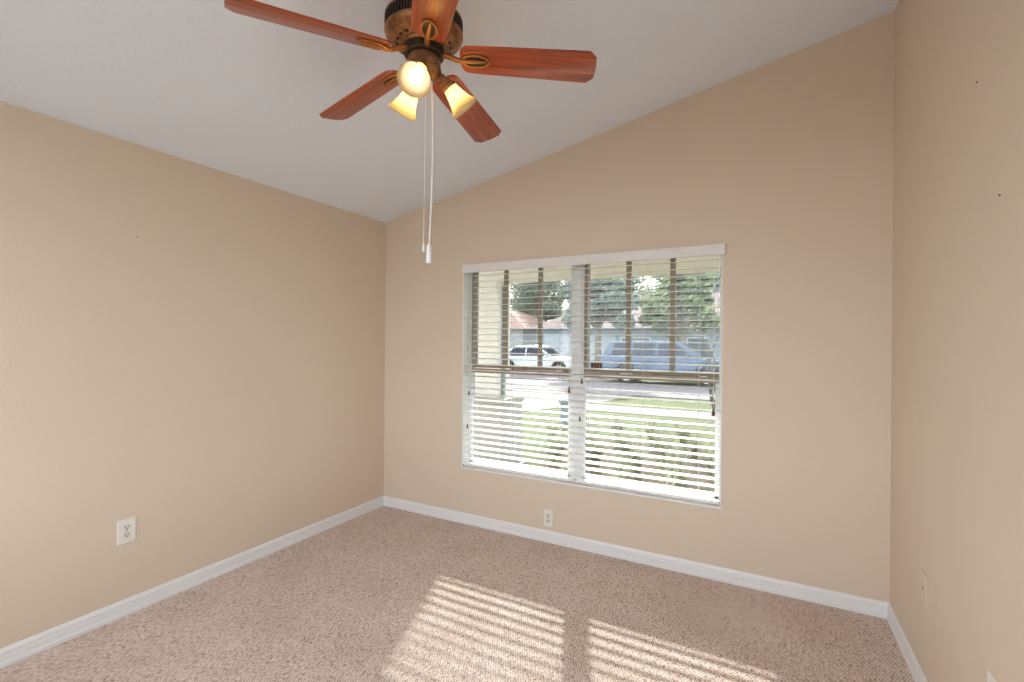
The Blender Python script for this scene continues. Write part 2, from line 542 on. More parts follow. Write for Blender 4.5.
# ------------------------------------------------------------------ blinds
YS = 0.036               # slat centre
PITCH = 0.0462
TILT = math.radians(-4.5)  # room edge lower
def blind(x0, x1, zbot, label, ladders, cord_x, cord_z, wand_x, wand_z):
    root = empty('window_blind', ((x0 + x1) / 2, YS, zbot))
    tag(root, label, 'blind', 'horizontal blinds in the window')
    tr = Matrix.Translation(-Vector(root.location))
    MB().box(x0, x1, 0.010, 0.064, 1.968, 2.006, tr, 0.003).build('head_rail', m_slat, root)
    s = MB()
    z = 1.936
    zs = []
    while z > zbot + 0.036:
        tmp = bmesh.new()
        n = 4
        top, bot = [], []
        for i in range(n + 1):
            u = -0.025 + 0.05 * i / n
            crown = 0.0016 * (1 - (u / 0.025) ** 2)
            top.append((u, crown + 0.0013)); bot.append((u, crown - 0.0013))
        ring = top + bot[::-1]
        L = [tmp.verts.new((x0 + 0.002, y, zz)) for y, zz in ring]
        R = [tmp.verts.new((x1 - 0.002, y, zz)) for y, zz in ring]
        tmp.faces.new(L); tmp.faces.new(R)
        for i in range(len(ring)):
            j = (i + 1) % len(ring)
            tmp.faces.new((L[i], L[j], R[j], R[i]))
        bmesh.ops.recalc_face_normals(tmp, faces=tmp.faces)
        mt = tr @ Matrix.Translation((0, YS, z)) @ Matrix.Rotation(-TILT, 4, 'X')
        s.add(tmp, mt)
        zs.append(z)
        z -= PITCH
    s.build('slats', m_slat, root)
    br_ = MB().box(x0, x1, 0.012, 0.062, zbot, zbot + 0.020, tr, 0.003)
    rail = br_.build('bottom_rail', m_slat, root)
    for lx in ladders:
        d = MB()
        for yy in (YS - 0.026, YS + 0.026):
            d.tube([(lx, yy, zbot + 0.018), (lx, yy, 1.955)], 0.0009, 6, tr)
        for zz in zs:
            d.tube([(lx + 0.003, YS - 0.026, zz - 0.0052), (lx + 0.003, YS + 0.026, zz + 0.0003)], 0.0007, 5, tr)
        d.build('ladder_cord', m_cord, root)
        MB().lathe([(0.0, -0.003), (0.005, -0.002), (0.006, 0.0), (0.005, 0.002), (0, 0.003)], 12,
                   tr @ Matrix.Translation((lx, 0.010, zbot + 0.010)) @ Matrix.Rotation(PI / 2, 4, 'X')).build('rail_button', m_slat, rail)
    TAS = [(0.0, 0.032), (0.003, 0.032), (0.0045, 0.026), (0.0065, 0.012), (0.0085, 0.002), (0.0075, 0.0), (0, 0.0)]
    c = MB()
    c.tube([(cord_x - 0.003, 0.006, 1.962), (cord_x - 0.0015, 0.004, (1.962 + cord_z) / 2), (cord_x, 0.002, cord_z + 0.03)], 0.0011, 6, tr)
    c.tube([(cord_x + 0.004, 0.006, 1.962), (cord_x + 0.0025, 0.004, (1.962 + cord_z) / 2), (cord_x + 0.001, 0.002, cord_z + 0.03)], 0.0011, 6, tr)
    cc = c.build('lift_cord', m_cord, root)
    MB().lathe([(r * 1.25, z_ * 1.25) for r, z_ in TAS], 14, tr @ Matrix.Translation((cord_x, 0.002, cord_z))).build('tassel', m_tassel, cc, 40)
    c = MB()
    for q, dz in ((-0.006, 0.0), (0.006, 0.26)):
        c.tube([(wand_x + q, 0.007, 1.962), (wand_x + q, 0.004, wand_z + dz + 0.03)], 0.0009, 6, tr)
    cc = c.build('tilt_cord', m_cord, root)
    for q, dz in ((-0.006, 0.0), (0.006, 0.26)):
        MB().lathe(TAS, 12, tr @ Matrix.Translation((wand_x + q, 0.004, wand_z + dz))).build('tassel', m_tassel, cc, 40)
    return root
blind(0.817, 1.736, 0.449, 'white horizontal blind over the left half of the window, slats open', (0.905, 1.24, 1.61), 1.700, 1.070, 0.862, 0.745)
blind(1.744, 2.668, 0.448, 'white horizontal blind over the right half of the window, slats open', (1.83, 2.20, 2.545), 2.630, 0.985, 1.785, 0.88)

v_ = empty('blind_valance', ((0.813 + 2.692) / 2, -0.018, 1.9555))
tag(v_, 'long white wooden valance across the top of both window blinds', 'valance')
tr = Matrix.Translation(-Vector(v_.location))
vb = MB()
vp = [(0.0, 0.0), (-0.012, 0.0), (-0.014, 0.004), (-0.0155, 0.012), (-0.0155, 0.05), (-0.018, 0.057), (-0.018, 0.0645), (0.0, 0.0645)]
vb.prism([(y - 0.010, z + 1.9555) for y, z in vp], 0.813, 2.692, 'x', tr)
vb.build('valance_board', m_valance, v_)
MB().box(2.683, 2.692, -0.0095, 0.0, 1.9555, 2.020, tr).build('valance_return', m_valance, v_)

# sticker in the corner of the right window's upper pane
st = MB().box(1.812, 1.895, 0.130, 0.1325, 1.2345, 1.282).build('window_sticker', m_sticker)
tag(st, 'small dark brown striped sticker in the lower corner of the window pane', 'sticker')
for i in range(3):
    MB().box(1.834 + i * 0.02, 1.838 + i * 0.02, 0.129, 0.1301, 1.238, 1.279).build('stripe', m_sticker2, st)

# ------------------------------------------------------------------ wall plates (local: x right, y out of the wall (towards -y), z up)
def outlet(loc, rz, wd, ht, label):
    root = empty('wall_outlet', loc, rz)
    tag(root, label, 'outlet', 'electrical outlets')
    p = MB().box(-wd / 2, wd / 2, -0.0065, 0.0, -ht / 2, ht / 2, bevel=0.0025)
    p.build('cover_plate', m_plate, root)
    for s in (-1, 1):
        zc = s * 0.0195
        r = MB()
        poly = []
        for k in range(24):
            a = 2 * PI * k / 24
            poly.append((0.0172 * math.cos(a), zc + max(-0.0142, min(0.0142, 0.0172 * math.sin(a)))))
        r.prism(poly, -0.0085, -0.004, 'y')
        ro = r.build('receptacle', m_recept, root)
        sl = MB()
        sl.box(-0.0078, -0.0048, -0.0092, -0.0082, zc - 0.001, zc + 0.0085)
        sl.box(0.0048, 0.0078, -0.0092, -0.0082, zc + 0.0005, zc + 0.0075)
        sl.lathe([(0, 0.0005), (0.0031, 0.0005), (0.0031, -0.0005), (0, -0.0005)], 12,
                 Matrix.Translation((0, -0.0087, zc - 0.0075)) @ Matrix.Rotation(PI / 2, 4, 'X'))
        sl.build('slots', m_slot, ro)
    sc_ = MB().lathe([(0, 0.0009), (0.0028, 0.0006), (0.0034, 0), (0, -0.001)], 14,
                     Matrix.Translation((0, -0.0066, 0)) @ Matrix.Rotation(PI / 2, 4, 'X'))
    sc_.build('screw', m_screw, root)
    return root
outlet((0.0, -1.880, 0.432), PI / 2, 0.080, 0.124, 'white duplex outlet with wide plate, low on the bare left wall')
outlet((1.553, 0.0, 0.170), 0.0, 0.070, 0.122, 'white duplex outlet just above the baseboard under the window')
outlet((W, -1.272, 0.422), -PI / 2, 0.070, 0.122, 'white outlet plate corner at bottom edge of right wall, mostly cut off')
bpz = empty('blank_wall_plate', (W, -0.604, 0.434), -PI / 2)
tag(bpz, 'beige painted-over wall plate with one screw, low on right wall near corner', 'wall plate')
MB().box(-0.036, 0.036, -0.006, 0, -0.061, 0.061, bevel=0.002).build('plate', m_plate_painted, bpz)
MB().lathe([(0, 0.0012), (0.0045, 0.0009), (0.005, 0), (0, -0.001)], 14,
           Matrix.Translation((0, -0.0062, 0.0)) @ Matrix.Rotation(PI / 2, 4, 'X')).build('screw', m_slot, bpz)

# picture nails left in the walls
def nail(loc, axis, label):
    m_ = {'x+': Matrix.Rotation(PI / 2, 4, 'Y'), 'x-': Matrix.Rotation(-PI / 2, 4, 'Y')}[axis]
    o = MB().lathe([(0, 0.005), (0.0030, 0.0046), (0.0030, 0.0036), (0.0012, 0.0032), (0.0012, -0.01), (0, -0.01)], 10, m_).build('wall_nail', m_slot, loc=loc)
    return tag(o, label, 'nail', 'nails left in the walls')
nail((0.0, -1.844, 1.956), 'x+', 'small nail left in the upper part of the bare left wall')
nail((W, -1.284, 1.851), 'x-', 'small dark nail in the right wall, lower of the two there')
nail((W, -1.113, 2.253), 'x-', 'small nail high on the right wall, upper of the two there')

# ------------------------------------------------------------------ ceiling fan
FX, FY = 1.737, -1.663
fan = empty('ceiling_fan', (FX, FY, 0))
tag(fan, 'bronze ceiling fan with five mahogany blades and three lit bell shades', 'ceiling fan')
FZ = 2.466
zc = ch(FX)
f = MB()
f.lathe([(0.0, 2.715), (0.026, 2.715), (0.030, 2.725), (0.032, 2.745), (0.052, 2.757), (0.066, 2.775), (0.070, zc + 0.016), (0, zc + 0.016)], 40)
f.build('canopy', m_bronze_dark, fan, 40)
f = MB(); f.lathe([(0.018, 2.66), (0.018, 2.72)], 24, cap0=True, cap1=True); f.build('downrod', m_bronze_dark, fan, 40)
f = MB()
f.lathe([(0.0, 2.690), (0.034, 2.690), (0.040, 2.683), (0.100, 2.672), (0.138, 2.662), (0.1475, 2.655), (0.1475, 2.648), (0.139, 2.646),
         (0.139, 2.606), (0.1475, 2.604), (0.149, 2.599), (0.147, 2.592), (0.139, 2.583), (0.126, 2.575), (0.122, 2.574), (0.1205, 2.570),
         (0.116, 2.568), (0.104, 2.562), (0.088, 2.556), (0.082, 2.556), (0.078, 2.550), (0.078, 2.546), (0, 2.546)], 72)
mh = f.build('motor_housing', m_bronze, fan, 35)
f = MB()
for i in range(72):
    a = 2 * PI * i / 72
    f.box(0.137, 0.1478, -0.0030, 0.0030, 2.605, 2.647, Matrix.Rotation(a, 4, 'Z'))
f.build('vent_fins', m_bronze_dark, mh)
f = MB()
for i in range(20):
    a = 2 * PI * i / 20
    f.sphere((0.102, 0, 2.5605), 0.0095, 0.62, 1.0, 0.28, 2, Matrix.Rotation(a, 4, 'Z'))
f.build('vent_holes', m_dark, mh, 60)
f = MB()
f.lathe([(0.0, 2.547), (0.074, 2.547), (0.076, 2.542), (0.076, 2.520), (0.070, 2.514), (0.0, 2.514)], 48)
f.build('rotor_hub', m_bronze_dark, fan, 35)
f = MB()
f.lathe([(0.0, 2.516), (0.056, 2.516), (0.060, 2.510), (0.0635, 2.495), (0.064, 2.468), (0.067, 2.464), (0.067, 2.458), (0.062, 2.452), (0.055, 2.440),
         (0.040, 2.428), (0.022, 2.420), (0.012, 2.416), (0.010, 2.408), (0.006, 2.402), (0, 2.401)], 48)
sh_ = f.build('switch_housing', m_bronze, fan, 35)

# blade (local x outward)
def blade_mesh():
    tmp = bmesh.new()
    r0, r1 = 0.140, 0.66
    pts = []
    wi, wo_ = 0.064, 0.074
    n = 8
    for i in range(n + 1):      # rounded root
        a = PI / 2 + PI * i / n
        ca, sa = math.cos(a), math.sin(a)
        q = 0.62
        pts.append((r0 + 0.055 + 0.055 * math.copysign(abs(ca) ** q, ca), wi * math.copysign(abs(sa) ** q, sa)))
    pts += [(0.30, -0.067), (0.45, -0.070), (r1 - 0.030, -wo_), (r1 - 0.004, -wo_ + 0.026), (r1, 0.0), (r1 - 0.004, wo_ - 0.026), (r1 - 0.030, wo_), (0.45, 0.070), (0.30, 0.067)]
    lo = [tmp.verts.new((x, y, -0.003)) for x, y in pts]
    hi = [tmp.verts.new((x, y, 0.003)) for x, y in pts]
    tmp.faces.new(lo); tmp.faces.new(hi)
    for i in range(len(pts)):
        j = (i + 1) % len(pts)
        tmp.faces.new((lo[i], lo[j], hi[j], hi[i]))
    bmesh.ops.recalc_face_normals(tmp, faces=tmp.faces)
    bmesh.ops.bevel(tmp, geom=[e for e in tmp.edges if abs(e.verts[0].co.z - e.verts[1].co.z) < 1e-6], offset=0.0015, segments=2, affect='EDGES', profile=0.5)
    return tmp
def bracket_mb():
    k = MB()
    # elongated oval ring under the blade root with a centre tongue, and a curved arm to the rotor
    cx_, a_, b2 = 0.200, 0.052, 0.0275
    ring = [(cx_ + a_ * math.cos(t_ * 2 * PI / 28), b2 * math.sin(t_ * 2 * PI / 28), -0.0062) for t_ in range(29)]
    tmp = MB(); tmp.tube(ring, 0.0046, 8, caps=False)
    me = bpy.data.meshes.new('t'); tmp.bm.to_mesh(me); tmp.bm.free(); k.bm.from_mesh(me); bpy.data.meshes.remove(me)
    k.tube([(0.152, 0, -0.007), (0.180, 0, -0.0078), (0.215, 0, -0.0075), (0.240, 0, -0.006)], [0.009, 0.008, 0.0062, 0.004], 10)
    return k
def arm_pts():
    return [(0.062, 0, 0.016), (0.085, 0, 0.013), (0.108, 0, 0.004), (0.128, 0, -0.005), (0.145, 0, -0.0078), (0.160, 0, -0.0078)]
PHI0 = math.radians(25.8)
PITCHB = math.radians(-14)
DROOP = math.radians(4.5)
bm_b = MB().add(blade_mesh())
blade0 = bm_b.build('blade', m_blade, fan, 30)
k = bracket_mb()
brk0 = k.build('blade_bracket', m_arm, blade0, 50)
pl_ = MB().prism([(0.200 + 0.050 * math.cos(2 * PI * q / 28), 0.026 * math.sin(2 * PI * q / 28)) for q in range(28)], -0.0052, -0.0025)
pl_.build('bracket_plate', m_bronze_dark, blade0, 40)
a0 = MB().tube(arm_pts(), [0.011, 0.011, 0.010, 0.0095, 0.0095, 0.009], 12)
arm0 = a0.build('blade_arm', m_arm, blade0, 50)
def place_blade(bl_, i):
    a = PHI0 + i * 2 * PI / 5
    bl_.location = (0, 0, FZ + 0.66 * math.tan(DROOP))
    bl_.rotation_euler = (Matrix.Rotation(a, 4, 'Z') @ Matrix.Rotation(DROOP, 4, 'Y') @ Matrix.Rotation(PITCHB, 4, 'X')).to_euler()
place_blade(blade0, 0)
for i in range(1, 5):
    place_blade(copy_tree(blade0, fan), i)

# light kit
LKX, LKY = 0.013, 0.007
def lamp(az):
    ca, sa = math.cos(az), math.sin(az)
    def P(r, z): return Vector((LKX + r * ca, LKY + r * sa, z))
    neck, mouth = P(0.078, 2.428), P(0.150, 2.347)
    axis = (mouth - neck).normalized()
    q = axis.to_track_quat('Z', 'X').to_matrix().to_4x4()
    L = (mouth - neck).length
    mt = Matrix.Translation(neck) @ q
    a = MB()
    a.tube([P(0.040, 2.455), P(0.058, 2.455), P(0.070, 2.446), neck - axis * 0.012, neck], [0.010, 0.010, 0.010, 0.011, 0.012], 12)
    a.lathe([(0.0, -0.020), (0.016, -0.020), (0.021, -0.014), (0.023, 0.0), (0.030, 0.006), (0.031, 0.016), (0.029, 0.018), (0.0, 0.016)], 28, mt)
    ao = a.build('lamp_arm', m_bronze, fan, 40)
    prof = [(0.027, 0.008), (0.0285, 0.020), (0.031, 0.035), (0.0345, 0.050), (0.039, 0.066), (0.0455, 0.083), (0.0535, 0.098), (0.0615, L),
            (0.0600, L + 0.0005), (0.0520, 0.0985), (0.0440, 0.084), (0.0375, 0.067), (0.033, 0.051), (0.0295, 0.036), (0.0270, 0.021), (0.0255, 0.009)]
    sh = MB().lathe(prof, 40, mt).build('lamp_shade', m_shade, ao, 60)
    bp_ = [(0.0, 0.018), (0.012, 0.018), (0.013, 0.036), (0.018, 0.047), (0.0245, 0.062), (0.0255, 0.072), (0.022, 0.086), (0.013, 0.096), (0.0, 0.0985)]
    MB().lathe(bp_, 28, mt).build('bulb', m_bulb, ao, 60)
for k_ in range(3):
    lamp(math.radians(-70 + 120 * k_))

# pull chains
rr = Vector((0.883, 0.470, 0))
def chain(off, z_top, z_bot, rad, fob, name_fob, sway):
    p0 = rr * off
    n = 12
    pts = []
    for i in range(n + 1):
        u = i / n
        s_ = math.sin(u * PI) * sway - 0.004 * u
        pts.append((p0.x + rr.x * s_, p0.y + rr.y * s_, z_top + (z_bot - z_top) * u))
    c = MB(); c.tube(pts, rad, 8)
    co = c.build('pull_chain', m_white, fan, 60)
    e_p = Vector(pts[-1])
    fb = MB().lathe([(0, 0.004), (0.003, 0.004), (0.006, 0.0), (0.0085, -0.006), (0.0095, -0.02), (0.011, -fob + 0.012), (0.0115, -fob + 0.003), (0.009, -fob), (0, -fob)], 20, Matrix.Translation(e_p) @ Matrix.Scale(1.0 if fob > 0.05 else 0.45, 4, (1, 0, 0)) @ Matrix.Scale(1.0 if fob > 0.05 else 0.45, 4, (0, 1, 0)))
    fb.build('chain_fob', m_white, co, 40)
chain(0.030, 2.45, 1.795, 0.0032, 0.070, 'fob', 0.008)
chain(0.008, 2.42, 1.80, 0.0011, 0.030, 'fob', 0.0)

# ------------------------------------------------------------------ porch and grounds
G = -0.20
struct(MB().prism([(-60, -25), (40, -25), (40, 60), (-60, 60)], G - 0.3, G, 'z').build('lawn', m_lawn))
struct(MB().box(-6, 0.34, TH, 2.16, G - 0.02, -0.04).build('porch_ground_slab', m_porch))
struct(MB().box(0.34, 4.2, TH, 4.75, G - 0.02, G + 0.012).build('planting_bed_ground', m_mulch))
struct(MB().box(-3, 7, -12, YB - 0.15, G - 0.02, -0.03).build('bounce_ground_slab', m_conc))  # unseen slab added to bounce neutral sky light through the back opening
struct(MB().box(-6, 8, TH, 2.35, 2.50, 2.62).build('porch_ceiling', m_soffit))
struct(MB().box(-6, 8, 1.72, 1.98, 2.125, 2.50).build('porch_beam', m_stucco))
c_ = MB()
c_.box(-0.27, 0.125, 1.72, 2.05, -0.04, 2.125)
pc = struct(c_.build('porch_column', m_stucco))
c_ = MB()
c_.box(-0.36, 0.27, 1.62, 2.12, -0.04, 0.70, bevel=0.01); c_.box(-0.38, 0.29, 1.60, 2.14, 0.70, 0.76, bevel=0.01)
c_.build('column_plinth', m_base, pc)
c_ = MB().tube([(0.148, 1.86, 2.10), (0.148, 1.86, 0.75)], 0.023, 10)
c_.build('downspout_pipe', m_siding, pc)
struct(MB().prism([(-7.5, 4.4), (-2.9, 5.0), (-1.9, 6.9), (-1.25, 8.4), (-0.9, 9.6), (-0.5, 11.6), (-9.5, 11.6)], G - 0.02, G + 0.012, 'z').build('driveway_ground', m_conc))
struct(MB().box(-60, 40, 7.65, 8.75, G - 0.02, G + 0.010).build('sidewalk', m_conc))
struct(MB().box(-60, 40, 11.4, 17.2, G - 0.02, G + 0.006).build('street', m_street))
struct(MB().box(-60, 40, 11.25, 11.42, G - 0.02, G + 0.03).build('street_curb', m_conc))
struct(MB().prism([(-16, 17.1), (-3.8, 17.1), (-4.5, 25), (-16, 25)], G - 0.02, G + 0.011, 'z').build('driveway_ground_far', m_conc))

# ------------------------------------------------------------------ cars (local x forward, y left, z up, ground z=0)
def car(name, loc, rz, body_m, label, suv):
    root = empty(name, loc, rz)
    tag(root, label, 'car', 'parked cars across the street')
    L_, H, hw = (4.9, 1.68, 0.95) if suv else (4.6, 1.42, 0.89)
    wr = 0.38 if suv else 0.32
    xf, xr = (1.48, -1.42) if suv else (1.38, -1.32)
    hl = L_ / 2
    if suv:
        belt = 1.08
        low = [(-hl, 0.42), (-hl - 0.02, 0.95), (-hl + 0.05, belt), (1.05, belt), (1.25, 1.02), (2.20, 0.94), (hl, 0.80), (hl, 0.42), (hl - 0.1, 0.34)]
        gh = [(-hl + 0.08, belt), (-hl + 0.32, H - 0.05), (-hl + 0.6, H), (0.35, H), (0.55, H - 0.05), (1.25, belt - 0.02)]
    else:
        belt = 0.88
        low = [(-hl, 0.38), (-hl, 0.72), (-hl + 0.06, 0.92), (-1.55, 0.94), (-1.3, belt), (0.85, belt), (1.05, 0.86), (2.0, 0.72), (hl, 0.58), (hl, 0.34), (hl - 0.1, 0.26)]
        gh = [(-1.75, 0.93), (-1.05, H - 0.06), (-0.75, H), (0.05, H), (0.25, H - 0.04), (1.05, 0.86)]
    low = low + [(-hl + 0.1, 0.34 if suv else 0.26)]
    # lower body with wheel-arch cut-outs
    def arch(cx):
        return [(cx + (wr + 0.07) * math.cos(a), wr + (wr + 0.07) * math.sin(a)) for a in [PI * j / 10 for j in range(11)]]
    zb = 0.34 if suv else 0.26
    poly = [p for p in low[:-1]]
    tail = [(xf + wr + 0.07, zb)] + arch(xf) + [(xf - wr - 0.07, zb), (xr + wr + 0.07, zb)] + arch(xr) + [(xr - wr - 0.07, zb), (-hl + 0.1, zb)]
    poly = poly + tail
    MB().prism(poly, -hw, hw, 'y', bevel=0.03).build('body', body_m, root, 50)
    # greenhouse narrows towards the roof
    tmp = bmesh.new()
    zmin = min(p[1] for p in gh)
    def wy(z): return (hw - 0.03) - 0.20 * (z - zmin) / (H - zmin)
    A = [tmp.verts.new((x, -wy(z), z)) for x, z in gh]
    B = [tmp.verts.new((x, wy(z), z)) for x, z in gh]
    tmp.faces.new(A); tmp.faces.new(B)
    for i in range(len(gh)):
        j = (i + 1) % len(gh)
        tmp.faces.new((A[i], A[j], B[j], B[i]))
    bmesh.ops.recalc_face_normals(tmp, faces=tmp.faces)
    bmesh.ops.bevel(tmp, geom=list(tmp.edges), offset=0.03, segments=2, affect='EDGES', profile=0.5)
    MB().add(tmp).build('cabin', body_m, root, 50)
    # glass: side windows, windscreen, rear screen
    zt, zl = H - 0.10, belt + 0.04
    if suv:
        groups = [[(-2.02, zl), (-1.92, zt), (-1.30, zt), (-1.30, zl)], [(-1.20, zl), (-1.20, zt), (-0.35, zt), (-0.35, zl)], [(-0.25, zl), (-0.25, zt), (0.40, zt), (0.98, zl)]]
        ws = ((0.60, H - 0.10), (1.18, belt + 0.04)); rs = ((-hl + 0.30, H - 0.14), (-hl + 0.12, belt + 0.06))
    else:
        groups = [[(-1.45, zl), (-1.02, zt), (-0.42, zt), (-0.42, zl)], [(-0.34, zl), (-0.34, zt), (0.16, zt), (0.82, zl)]]
        ws = ((0.32, H - 0.10), (0.95, 0.92)); rs = ((-1.12, H - 0.12), (-1.66, 0.97))
    for s_ in (-1, 1):
        for g_ in groups:
            tmp = bmesh.new()
            vs = [tmp.verts.new((x, s_ * (wy(z) + 0.012), z)) for x, z in g_]
            vi = [tmp.verts.new((x, s_ * (wy(z) - 0.02), z)) for x, z in g_]
            tmp.faces.new(vs); tmp.faces.new(vi)
            for i in range(len(g_)):
                j = (i + 1) % len(g_)
                tmp.faces.new((vs[i], vs[j], vi[j], vi[i]))
            bmesh.ops.recalc_face_normals(tmp, faces=tmp.faces)
            MB().add(tmp).build('side_window', m_carglass, root)
    for nm, (p_, q_) in (('windscreen', ws), ('rear_screen', rs)):
        d = Vector((q_[1] - p_[1], 0, -(q_[0] - p_[0]))).normalized() * 0.014
        if d.z < 0: d = -d
        tmp = bmesh.new()
        ring = [(p_[0], -wy(p_[1]) + 0.07, p_[1]), (p_[0], wy(p_[1]) - 0.07, p_[1]), (q_[0], wy(q_[1]) - 0.07, q_[1]), (q_[0], -wy(q_[1]) + 0.07, q_[1])]
        o_ = [tmp.verts.new(Vector(r_) + d * 1.3) for r_ in ring]; i_ = [tmp.verts.new(Vector(r_) - d * 1.5) for r_ in ring]
        tmp.faces.new(o_); tmp.faces.new(i_)
        for i in range(4):
            j = (i + 1) % 4
            tmp.faces.new((o_[i], o_[j], i_[j], i_[i]))
        bmesh.ops.recalc_face_normals(tmp, faces=tmp.faces)
        MB().add(tmp).build(nm, m_carglass, root)
    for cx in (xf, xr):
        for s_ in (-1, 1):
            mt = Matrix.Translation((cx, s_ * (hw - 0.10), wr)) @ Matrix.Rotation(-s_ * PI / 2, 4, 'X')
            wh = MB().lathe([(wr * 0.62, -0.10), (wr * 0.95, -0.10), (wr, -0.07), (wr, 0.07), (wr * 0.95, 0.10), (wr * 0.66, 0.10), (wr * 0.62, 0.06), (wr * 0.62, -0.10)], 28, mt).build('wheel', m_tyre, root, 40)
            hb = MB().lathe([(0, 0.075), (0.06, 0.08), (0.07, 0.06), (0.0, 0.06)], 20, mt)
            hb.lathe([(wr * 0.52, 0.055), (wr * 0.64, 0.085), (wr * 0.64, 0.04), (wr * 0.52, 0.04), (wr * 0.52, 0.055)], 28, mt)
            for i in range(6):
                hb.box(0.03, wr * 0.56, -0.025, 0.025, 0.045, 0.070, mt @ Matrix.Rotation(i * PI / 3, 4, 'Z'))
            hb.build('rim', m_rim, wh, 40)
    zh = 0.72 if suv else 0.60
    for s_ in (-1, 1):
        MB().box(hl - 0.10, hl + 0.01, s_ * (hw - 0.24) - 0.18, s_ * (hw - 0.24) + 0.18, zh - 0.06, zh + 0.08, bevel=0.02).build('headlight', m_headlamp, root)
        MB().box(-hl - 0.03, -hl + 0.08, s_ * (hw - 0.16) - 0.11, s_ * (hw - 0.16) + 0.11, zh + 0.02, zh + 0.24, bevel=0.02).build('tail_light', m_lampred, root)
        MB().box(0.72, 0.86, s_ * (hw + 0.08) - 0.09, s_ * (hw + 0.08) + 0.09, belt + 0.01, belt + 0.14, bevel=0.03).build('mirror', body_m, root)
    MB().box(xr + wr + 0.12, xf - wr - 0.12, -hw - 0.015, hw + 0.015, zb - 0.04, zb + 0.12, bevel=0.02).build('side_sill', m_trimblack, root)
    return root
car('sedan', (-7.15, 18.7, G + 0.011), math.radians(2), m_carwhite, 'white sedan parked across the street, seen in the left half of the window', False)
car('suv', (-0.45, 16.2, G + 0.006), math.radians(3), m_carblue, 'blue suv parked on the far side of the street, seen in the right half', True)

# ------------------------------------------------------------------ houses across the street
def house(loc, w_, d_, eave, ridge, wall_m, roof_m, wins, label, garage=None):
    root = empty('house', loc)
    tag(root, label, 'house')
    MB().box(-w_ / 2, w_ / 2, 0, d_, 0, eave).build('wall', wall_m, root)
    r = MB()
    ov = 0.5
    tmp = bmesh.new()
    pts = [(-w_ / 2 - ov, -ov, eave - 0.1), (w_ / 2 + ov, -ov, eave - 0.1), (w_ / 2 + ov, d_ + ov, eave - 0.1), (-w_ / 2 - ov, d_ + ov, eave - 0.1),
           (-w_ / 2 + d_ / 2 - ov, d_ / 2, ridge), (w_ / 2 - d_ / 2 + ov, d_ / 2, ridge)]
    v4 = [tmp.verts.new(p) for p in pts]
    for f_ in ((0, 1, 5, 4), (2, 3, 4, 5), (1, 2, 5), (3, 0, 4), (0, 3, 2, 1)):
        tmp.faces.new([v4[i] for i in f_])
    bmesh.ops.recalc_face_normals(tmp, faces=tmp.faces)
    r.add(tmp)
    r.build('roof', roof_m, root)
    for x, z, ww, hh in wins:
        fr = MB().box(x - ww / 2 - 0.08, x + ww / 2 + 0.08, -0.05, 0.02, z - hh / 2 - 0.08, z + hh / 2 + 0.08).build('window', m_white, root)
        MB().box(x - ww / 2, x + ww / 2, -0.07, -0.04, z - hh / 2, z + hh / 2).build('pane', m_winsh, fr)
    if garage:
        x, ww, hh = garage
        g = MB().box(x - ww / 2, x + ww / 2, -0.06, 0.02, 0, hh)
        for i in range(1, 4):
            g.box(x - ww / 2, x + ww / 2, -0.075, -0.05, hh * i / 4 - 0.015, hh * i / 4 + 0.015)
        g.build('garage_door', m_garage, root)
    return root
house((-1.5, 24.5, G), 17, 9, 2.5, 4.8, m_siding, m_shingle, [(-2.2, 1.3, 1.6, 1.1), (1.2, 1.3, 1.0, 1.1), (5.2, 1.3, 1.6, 1.1)], 'pale blue house with pinkish roof behind the blue suv', (-5.6, 4.6, 2.1))
house((-19.5, 27.5, G), 14, 9, 2.6, 4.6, m_siding2, m_shingle_red, [(-2.5, 1.4, 1.6, 1.1), (2.5, 1.4, 1.2, 1.1), (5.2, 1.4, 1.0, 1.1)], 'white house with red roof behind the white sedan')

# ------------------------------------------------------------------ trees
def leaves(mb, c, rad, n, size, flat=1.0):
    bm = mb.bm
    for _ in range(n):
        while True:
            p = Vector((random.uniform(-1, 1), random.uniform(-1, 1), random.uniform(-1, 1)))
            if p.length <= 1: break
        p = Vector((p.x * rad, p.y * rad, p.z * rad * flat)) + Vector(c)
        s_ = size * random.uniform(0.6, 1.3)
        a = Vector((random.gauss(0, 1), random.gauss(0, 1), random.gauss(0, 1))).normalized()
        q = a.orthogonal().normalized()
        r_ = a.cross(q)
        v4 = [bm.verts.new(p + q * s_), bm.verts.new(p + r_ * s_ * 0.5), bm.verts.new(p - q * s_), bm.verts.new(p - r_ * s_ * 0.5)]
        bm.faces.new(v4)
def oak(loc, h, spread, lm, label, seed, nclump=39, nl=220, size=0.15):
    random.seed(seed)
    root = empty('tree', loc)
    tag(root, label, 'tree', 'trees across the street')
    tk = MB()
    trunk_top = h * 0.42
    lean = random.uniform(-0.3, 0.3)
    tk.tube([(0, 0, -0.1), (lean * 0.3, 0, trunk_top * 0.5), (lean, 0.1, trunk_top)], [h * 0.035, h * 0.028, h * 0.022], 8)
    fo = MB()
    for i in range(nclump):
        a = random.uniform(0, 2 * PI)
        rr_ = spread * math.sqrt(random.uniform(0.02, 1))
        zz = h * random.uniform(0.36, 0.98)
        rr_ *= 1.0 - 0.55 * max(0, (zz / h - 0.6) / 0.4)
        c = (rr_ * math.cos(a), rr_ * math.sin(a) * 0.8, zz)
        leaves(fo, c, spread * random.uniform(0.20, 0.36), nl, size, 0.75)
        tk.tube([(lean, 0.1, trunk_top * random.uniform(0.75, 1.0)), (c[0] * 0.5 + lean * 0.5, c[1] * 0.5, (trunk_top + zz) / 2 + 0.2), c], [h * 0.012, h * 0.008, h * 0.003], 5)
    tk.build('trunk', m_bark, root)
    fo.build('foliage', lm, root)
    return root
